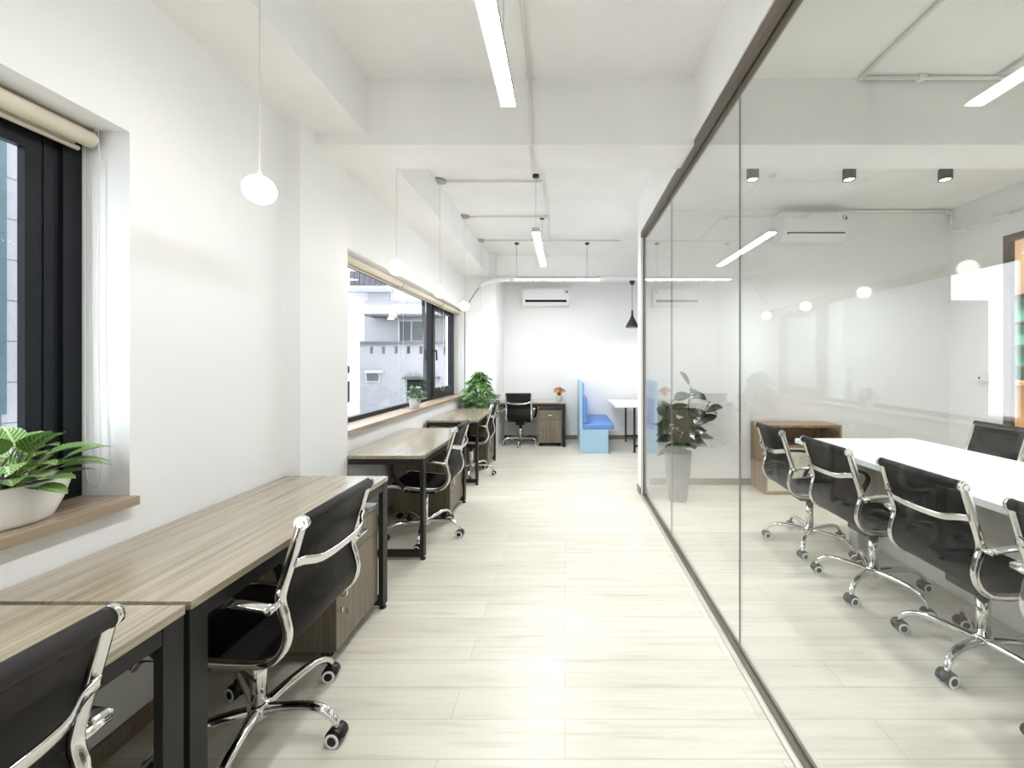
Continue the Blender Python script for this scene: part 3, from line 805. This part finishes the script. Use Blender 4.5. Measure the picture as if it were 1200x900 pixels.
pipe('conduit', [(-1.13, 5.65, zc), (.80, 5.65, zc)], .010, 'conduit', 'long white conduit crossing the ceiling above the far tube light', 'conduit', GC, clips=[(-.235, 5.65, zc), (.34, 5.65, zc)])
pipe('conduit', [(-.235, 2.76, zc), (-.215, 3.81, zc), (-.20, 4.73, zc), (-.235, 5.65, zc)], .009, 'conduit', 'white conduit running along the ceiling beyond the cross beam', 'conduit', GC)
pipe('conduit', [(-.20, 0.2, zc), (-.215, 2.437, zc), (-.215, 2.437, 2.757), (-.225, 2.757, 2.757), (-.225, 2.762, 3.0)], .011, 'conduit', 'white conduit over the near tube light, bending down around the cross beam', 'conduit', GC)
pipe('conduit', [(1.83, -0.5, zc), (1.83, 2.425, zc), (4.44, 2.425, zc)], .012, 'conduit', 'white conduit turning along the cross beam over the meeting room', 'conduit', GC, clips=[(2.2, 2.425, zc), (2.85, 2.425, zc)])
pipe('conduit', [(2.66, 0.5, zc), (2.66, 2.40, zc)], .012, 'conduit', 'short white conduit branch at the upper right over the meeting room', 'conduit', GC)
pipe('pipe', [(3.15, 4.525, 3.16), (4.40, 4.525, 3.16), (4.42, 4.50, 3.12), (4.42, 4.50, 2.92), (4.42, 4.35, 2.89), (4.425, 3.9, 2.895), (4.425, 2.78, 2.90)], .016, 'conduit', 'white air conditioner pipes bending down the meeting room corner', 'pipe', None, clips=[(4.415, 4.05, 2.89)])
pipe('insulated_pipe', [(-1.37, 6.35, 2.655), (-1.31, 6.36, 2.705), (-1.15, 6.37, 2.755), (-.9, 6.40, 2.785), (-.7, 6.44, 2.80), (1.38, 6.44, 2.81), (2.59, 6.44, 2.81)], .042, 'white_pl', 'thick white insulated pipe running below the far ceiling beam', 'pipe', None, k=5)
pipe('cable', [(-1.385, 6.345, 2.625), (-1.45, 6.36, 2.56), (-1.56, 6.39, 2.40)], .006, 'dark_cord', 'thin dark cable dropping from the insulated pipe in the far corner', 'cable', None, k=5)

# ------------------------------------------------------------------ roller blinds
def roller_blind(x, y0, y1, z, label, r=.030, chain_len=1.2, group='cream roller blinds'):
    t = thing('roller_blind', label, 'roller blind', (x, (y0 + y1) / 2, z), 0, group)
    h = (y1 - y0) / 2
    bm = bmesh.new(); cyl(bm, (0, -h, 0), (0, h, 0), r, n=24); obj('fabric_roll', bm, 'blind', t)
    bm = bmesh.new(); box(bm, -r - .003, -r, -h + .01, h - .02, -r * 1.05, 0, mi=0); cyl(bm, (-r, -h + .01, -r * 1.25), (-r, h - .012, -r * 1.25), .0095, n=12, mi=1); obj('bottom_bar', bm, ['blind', 'blindbar'], t)
    for s in (-1, 1):
        bm = bmesh.new(); cyl(bm, (0, s * h, 0), (0, s * (h + .010), 0), r * .9, n=18); box(bm, -.012, .012, min(s * (h + .006), s * (h + .011)), max(s * (h + .006), s * (h + .011)), 0, r + .012)
        obj('bracket', bm, 'nickel', t)
    bm = bmesh.new(); a = r * .85
    pts = [(a, h + .006, 0), (a, h + .006, -chain_len * .6), (a + .012, h + .002, -chain_len + .06), (a * .4, h + .002, -chain_len), (-a * .7, h + .002, -chain_len + .08), (-a, h + .006, -chain_len * .6), (-a, h + .006, 0), (0, h + .006, a)]
    sweep(bm, smooth_path(pts, 6, True), circ(.0016, 6), closed=True); obj('chain', bm, 'cord', t)
    return t
roller_blind(-1.757, -0.62, 1.452, 2.233, 'cream roller blind rolled up over the near left window', chain_len=1.28)
roller_blind(-1.72, 2.83, 4.11, 2.233, 'cream roller blind over the near third of the large window', r=.028)
roller_blind(-1.72, 4.14, 5.47, 2.233, 'cream roller blind over the middle third of the large window', r=.028)
roller_blind(-1.72, 5.50, 6.39, 2.233, 'cream roller blind over the far casement of the large window', r=.028)

# ------------------------------------------------------------------ plants
random.seed(7)
def rnd(a, b): return random.uniform(a, b)

p1 = thing('potted_plant', 'striped leafy plant in a white oval bowl on the near window sill', 'potted plant', (-1.722, 1.20, 0.911), 0)
bm = bmesh.new()
lathe(bm, [(.075, 0), (.098, .002), (.104, .012), (.122, .055), (.135, .10), (.139, .124), (.137, .130), (.131, .128), (.127, .10), (.10, .06)], n=36, sx=.84, sy=1.05, cap0=True)
obj('bowl', bm, 'ceramic', p1, True)
bm = bmesh.new(); lathe(bm, [(.002, .108), (.06, .110), (.128, .104)], n=28, sx=.84, sy=1.05); obj('soil', bm, 'soil', p1)
bm = bmesh.new(); uv = bm.loops.layers.uv.new('UVMap'); bs = bmesh.new()
for k in range(50):
    ring = k / 50
    az = k * 2.39996 + rnd(-.25, .25); el = R(74 - 68 * ring + rnd(-8, 8))
    d = V(math.cos(az) * math.cos(el), math.sin(az) * math.cos(el), math.sin(el))
    sl = rnd(.045, .085) + .05 * (1 - ring)
    b0 = V(math.cos(az) * .03, math.sin(az) * .035, .105)
    b1 = b0 + d * sl + V(0, 0, .012)
    ld = V(d.x, d.y, d.z * .35 + rnd(-.05, .25)); L = rnd(.10, .14)
    tip = b1 + ld.normalized() * L
    if tip.x < -.083: # leaves do not reach through the pane
        b1.x += (-.083 - tip.x); b1.z += .02
    sweep(bs, smooth_path([b0, (b0 + b1) / 2 + V(0, 0, .01), b1], 3), circ(.0028, 6))
    leaf(bm, uv, b1, ld, (0, 0, 1), L, rnd(.060, .074), rnd(.1, .4), .22, 6, 0, .85)
obj('leaves', bm, 'leafv', p1); obj('stems', bs, 'stem', p1)

p2 = thing('potted_plant', 'grey green plant in a pale pot on the large window sill', 'potted plant', (-1.672, 4.37, 0.911), 0)
bm = bmesh.new(); lathe(bm, [(.045, 0), (.050, .002), (.066, .10), (.069, .112), (.064, .112), (.058, .09)], n=28, cap0=True); obj('pot', bm, 'ceramic_blue', p2, True)
bm = bmesh.new(); cyl(bm, (0, 0, .09), (0, 0, .098), .059, n=24); obj('soil', bm, 'soil', p2)
bm = bmesh.new(); uv = bm.loops.layers.uv.new('UVMap')
for k in range(190):
    az = rnd(0, 2 * PI); el = R(rnd(-18, 80)); rr = rnd(.04, .105)
    d = V(math.cos(az) * math.cos(el), math.sin(az) * math.cos(el), math.sin(el))
    b0 = V(0, 0, .13) + V(d.x * rr, d.y * rr * 1.05, d.z * rr * .85)
    leaf(bm, uv, b0, d + V(0, 0, rnd(-.3, .3)), (0, 0, 1), rnd(.04, .06), rnd(.026, .04), rnd(.1, .5), .25, 3)
obj('leaves', bm, 'leafg', p2)

p3 = thing('potted_plant', 'bushy green plant with feathery leaves behind the farthest window desk', 'potted plant', (-1.33, 6.10, 0), 0)
bm = bmesh.new(); lathe(bm, [(.10, 0), (.105, .004), (.14, .30), (.146, .33), (.135, .33), (.125, .28)], n=28, cap0=True); obj('pot', bm, 'greypot', p3, True)
bm = bmesh.new(); cyl(bm, (0, 0, .27), (0, 0, .285), .126, n=24); obj('soil', bm, 'soil', p3)
bm = bmesh.new(); uv = bm.loops.layers.uv.new('UVMap'); bs = bmesh.new()
for k in range(5):
    a = 2 * PI * k / 5; sweep(bs, smooth_path([(.03 * math.cos(a), .03 * math.sin(a), .28), (.05 * math.cos(a), .05 * math.sin(a), .6), (.06 * math.cos(a), .06 * math.sin(a), 1.0), (.03 * math.cos(a), .03 * math.sin(a), 1.22 - .05 * k)], 3), circ(.006, 6))
for k in range(92):
    q = k / 91
    z = .66 + .56 * q
    az = k * 2.39996 + rnd(-.3, .3)
    reach = (.29 if q < .45 else .29 - .20 * (q - .45) / .55) * rnd(.62, 1.1)
    d = V(math.cos(az), math.sin(az), 0)
    if d.x * reach < -.215: reach = .215 / -d.x
    s0 = d * .03 + V(0, 0, z - .05); s1 = d * (reach * .6) + V(0, 0, z + .035); s2 = d * reach + V(0, 0, z + .02 + rnd(-.03, .03))
    pth = smooth_path([s0, s1, s2], 5)
    sweep(bs, pth, circ(.0022, 5))
    for j in range(3, len(pth)):
        tan = (pth[j] - pth[j - 1]).normalized()
        for sd in (-1, 1):
            sv = V(-d.y, d.x, 0) * sd
            leaf(bm, uv, pth[j], (sv * .8 + tan * .7 + V(0, 0, rnd(-.25, .35))), (0, 0, 1), rnd(.055, .08), rnd(.026, .038), rnd(.1, .45), .25, 3)
    leaf(bm, uv, pth[-1], (pth[-1] - pth[-2]), (0, 0, 1), .07, .03, .3, .25, 3)
obj('leaves', bm, 'leafb', p3); obj('stems', bs, 'stem', p3)

p4 = thing('rubber_plant', 'dark large leaved rubber plant in a tall grey pot behind the glass', 'potted plant', (1.165, 4.05, 0), 0)
bm = bmesh.new(); lathe(bm, [(.085, 0), (.092, .004), (.115, .20), (.136, .47), (.139, .50), (.128, .50), (.12, .44)], n=32, cap0=True); obj('pot', bm, 'greypot', p4, True)
bm = bmesh.new(); cyl(bm, (0, 0, .43), (0, 0, .445), .121, n=24); obj('soil', bm, 'soil', p4)
bm = bmesh.new(); uv = bm.loops.layers.uv.new('UVMap'); bs = bmesh.new()
stems = [[(.03, 0, .44), (.12, 0, .62), (.22, -.02, .82), (.32, -.03, 1.02)], [(0, 0, .44), (-.02, .01, .65), (-.05, .02, .85), (-.07, .0, 1.02)], [(.02, 0, .44), (.05, -.01, .65), (.09, -.02, .9), (.13, -.03, 1.17)], [(0, -.03, .44), (-.01, -.05, .62), (-.06, -.07, .78), (-.12, -.08, .88)]]
li = 0
for st in stems:
    pth = smooth_path(st, 8); sweep(bs, pth, circ(.008, 7), scales=[1 - .5 * i / len(pth) for i in range(len(pth))])
    for j in range(5, len(pth), 2):
        li += 1
        az = li * 2.2 + rnd(-.3, .3); el = R(rnd(-10, 40) if j < len(pth) - 3 else rnd(35, 70))
        d = V(math.cos(az) * math.cos(el), math.sin(az) * .75 * math.cos(el), math.sin(el))
        L = rnd(.20, .27)
        if pth[j].x + d.x * (L + .03) < -.27: L *= .7; d.x *= .6
        if pth[j].y + d.y * (L + .04) > .44: d.y *= .4
        b1 = pth[j] + d * .035
        sweep(bs, [pth[j], b1], circ(.003, 5))
        leaf(bm, uv, b1, d, (rnd(-.4, .4), -rnd(.2, 1.0), .8), L, L * rnd(.46, .56), rnd(.1, .45), .12, 7, 0, .85)
obj('leaves', bm, 'leafr', p4); obj('stems', bs, 'bark', p4)

fl = thing('flower_pot', 'orange flowers in a small white pot on the far end desk', 'flowers', (-0.10, 7.02, DH), 0)
bm = bmesh.new(); lathe(bm, [(.036, 0), (.040, .002), (.055, .07), (.058, .082), (.053, .082), (.048, .06)], n=24, cap0=True); obj('pot', bm, 'ceramic', fl, True)
bm = bmesh.new(); cyl(bm, (0, 0, .06), (0, 0, .068), .048, n=20); obj('soil', bm, 'soil', fl)
bs = bmesh.new(); bl = bmesh.new()
for k in range(46):
    az = k * 2.39996; el = R(85 - 80 * (k / 46)); rr = rnd(.085, .115)
    p = V(0, 0, .135) + V(math.cos(az) * math.cos(el) * rr, math.sin(az) * math.cos(el) * rr, math.sin(el) * rr * .85)
    sweep(bs, [V(0, 0, .06), (V(0, 0, .09) + p) / 2, p], circ(.002, 5))
    nrm = (p - V(0, 0, .12)).normalized(); a, b = ring_frame(nrm); mi = random.choice([0, 0, 1, 2])
    for q in range(6):
        t0 = 2 * PI * q / 6; w = (a * math.cos(t0) + b * math.sin(t0)); w2 = (a * math.cos(t0 + .5) + b * math.sin(t0 + .5)); w3 = (a * math.cos(t0 - .5) + b * math.sin(t0 - .5))
        f = bl.faces.new([bl.verts.new(p), bl.verts.new(p + w3 * .014 + nrm * .006), bl.verts.new(p + w * .024 + nrm * .008), bl.verts.new(p + w2 * .014 + nrm * .006)]); f.material_index = mi
    sphere(bl, p + nrm * .003, .006, mi, 1, 8, 6)
obj('blossoms', bl, ['orange', 'rust', 'yellow'], fl); obj('stems', bs, 'stem', fl)

# ------------------------------------------------------------------ the view outside
def P(px, py, Y): return V((px - CX) * Y / F, Y, H - (py - CY) * Y / F)
def prect(px0, px1, py0, py1, Y, dep):   # a box standing at distance Y whose front face covers these pixels
    a, b = P(px0, py1, Y), P(px1, py0, Y)
    return (a.x, b.x, Y, Y + dep, a.z, b.z)
struct(boxes('ground_outside', 'ground', [(-60, -2.2, -20, 60, -6.2, -6.0)]))
nb = thing('neighbour_building', 'pale building outside the large window with an awning and louvred shutters', 'building', (-5.5, 13.6, -6))
def part(name, mat, lst, parent=nb):
    bm = bmesh.new(); o = Vector(parent.location) if parent is nb else Vector(nb.location)
    for (x0, x1, y0, y1, z0, z1) in lst: box(bm, x0 - o.x, x1 - o.x, y0 - o.y, y1 - o.y, z0 - o.z, z1 - o.z)
    return obj(name, bm, mat, parent)
a = P(417, 402, 13.6)
part('wall', 'ext_wall', [(a.x, -2.4, 13.6, 13.8, -6, a.z)])
part('ledge', 'ext_grey', [prect(418, 560, 400, 403, 13.5, .35)])
part('upper_wall', 'ext_wall', [(P(427, 400, 14.6).x, -2.4, 14.6, 14.9, 1.5, P(427, 352, 14.6).z)])
part('terrace', 'ext_grey', [(a.x, -2.4, 13.8, 14.6, 1.0, 1.9)])
for px in (433.5, 447.5, 462.5, 477, 491.5, 520): part('vent_slot', 'ext_dark' if px > 470 else 'ext_grey', [prect(px, px + 3.6, 406, 414.5, 13.595, .1)])
lw = part('louvre_window', 'ext_white', [prect(467, 497, 375, 401, 14.55, .06)])
for u0, u1 in ((468.5, 481), (483, 495.5)): part('shutter', 'louvre', [prect(u0, u1, 376.8, 399.5, 14.53, .04)], lw)
part('awning', 'ext_white', [prect(427, 512, 357, 369, 13.9, .75)])
bm = bmesh.new(); o = Vector(nb.location)
z0 = P(0, 369, 13.9).z; x0 = P(427, 0, 13.9).x; x1 = P(528, 0, 13.9).x; n = 24
for k in range(n):
    xx = x0 + (x1 - x0) * k / n; cyl(bm, (xx - o.x + .05, 13.88 - o.y, z0 - o.z), (xx - o.x + .05, 14.6 - o.y, z0 - o.z + .02), .055, n=8)
obj('awning_trim', bm, 'ext_grey', nb)
part('awning', 'ext_white', [prect(512, 528, 360, 369, 13.9, .75)])
pw = part('small_window', 'ext_white', [prect(427, 447, 434, 437, 13.5, .12), prect(428, 445, 437, 448, 13.57, .05)])
part('pane', 'ext_grey', [prect(429.5, 443.5, 438, 446.5, 13.56, .05)], pw)
lo = part('lower_window', 'ext_dark', [prect(477, 506, 445, 480, 13.58, .05)])
part('hood', 'ext_grey', [prect(471, 514, 441.5, 444, 13.4, .25)], lo)
part('lamp', 'ring', [prect(454, 460, 370.5, 374.5, 14.3, .1)])

ub = thing('upper_building', 'white taller building with a row of panes above the awning outside', 'building', (-8, 19, -6))
bm = bmesh.new(); box(bm, -9, 3.0, 0, 3, 0, 6 + P(0, 262, 19).z); obj('wall', bm, 'ext_white', ub)
def upart(name, mat, rects, dy):
    bm = bmesh.new()
    for r in rects:
        q = prect(*r, 19 + dy, .1); box(bm, q[0] + 8, q[1] + 8, q[2] - 19, q[3] - 19, q[4] + 6, q[5] + 6)
    return obj(name, bm, mat, ub)
upart('balcony_ledge', 'ext_wall', [(405, 460, 338, 342)], -.35)
for k in range(7): upart('window', 'ext_grey', [(410 + k * 6.2, 415 + k * 6.2, 318, 334)], -.06)
upart('stair_panel', 'ext_wall', [(431, 456, 342, 356)], -.08)
sb = thing('side_building', 'narrow strip of pale building at the near edge of the large window view', 'building', (-7, 9.9, -6))
xr = P(414, 0, 9.9).x
bm = bmesh.new(); box(bm, -2, xr + 7, 0, .3, 0, 6 + P(0, 352, 9.9).z); obj('wall', bm, 'ext_white', sb)
for y0, y1 in ((429, 437), (447, 471)):
    q = prect(405, 409, y0, y1, 9.88, .05); bm = bmesh.new(); box(bm, q[0] + 7, q[1] + 7, q[2] - 9.9, q[3] - 9.9, q[4] + 6, q[5] + 6); obj('window', bm, 'ext_dark', sb)
pipe('hanging_cable', [P(496, 330, 9), P(496.5, 365, 9), P(498.5, 400, 9), P(498, 440, 9), P(500, 480, 9), P(501, 560, 9)], .040, 'ext_dark', 'thick black cable hanging outside the large window', 'cable', None, k=5)

nw = thing('neighbour_wall', 'pale block wall close outside the near left window', 'wall', (-4.5, 1.2, -6))
bm = bmesh.new()
box(bm, -.3, 0, -4, 2.03, 0, 11)
for k in range(34): box(bm, 0, .006, -4, 2.03, k * .33, k * .33 + .318)
obj('blocks', bm, 'ext_wall', nw)
bm = bmesh.new(); box(bm, .01, .05, 1.2, 1.93, 7.0, 9.6); box(bm, .01, .035, 1.2, 1.91, 6.4, 7.0); obj('teal_sheet', bm, 'tealtarp', nw)

# ------------------------------------------------------------------ daylight
W = bpy.data.worlds.new('overcast'); S.world = W; W.use_nodes = True
nt = W.node_tree; nt.nodes.clear()
wo = nt.nodes.new('ShaderNodeOutputWorld'); bg = nt.nodes.new('ShaderNodeBackground')
bg.inputs['Color'].default_value = (0.92, 0.96, 1.0, 1); bg.inputs['Strength'].default_value = 3.3
nt.links.new(bg.outputs[0], wo.inputs[0])
# lamp of the next room
L = bpy.data.lights.new('next_room_lamp', 'POINT'); L.energy = 60; L.shadow_soft_size = .12; L.color = (1, .93, .82)
lo = bpy.data.objects.new('next_room_lamp', L); COL.objects.link(lo); lo.location = (5.5, 4.6, 2.7)

# ------------------------------------------------------------------ camera
cam = bpy.data.cameras.new('camera'); co = bpy.data.objects.new('camera', cam); COL.objects.link(co)
co.location = (0, 0, H); co.rotation_euler = (PI / 2, 0, 0)
cam.sensor_fit = 'HORIZONTAL'; cam.sensor_width = 36; cam.lens = 36 * F / 1200
cam.shift_x = -(CX - 600) / 1200; cam.shift_y = -(450 - CY) / 1200
cam.clip_start = .02; cam.clip_end = 200
S.camera = co
vs = S.view_settings
S.display_settings.display_device = 'sRGB'
vs.view_transform = 'Standard'; vs.look = 'None'; vs.gamma = 1; vs.use_curve_mapping = False
vs.exposure = 1.60
S.cycles.max_bounces = 14; S.cycles.diffuse_bounces = 8; S.cycles.glossy_bounces = 6; S.cycles.transparent_max_bounces = 24
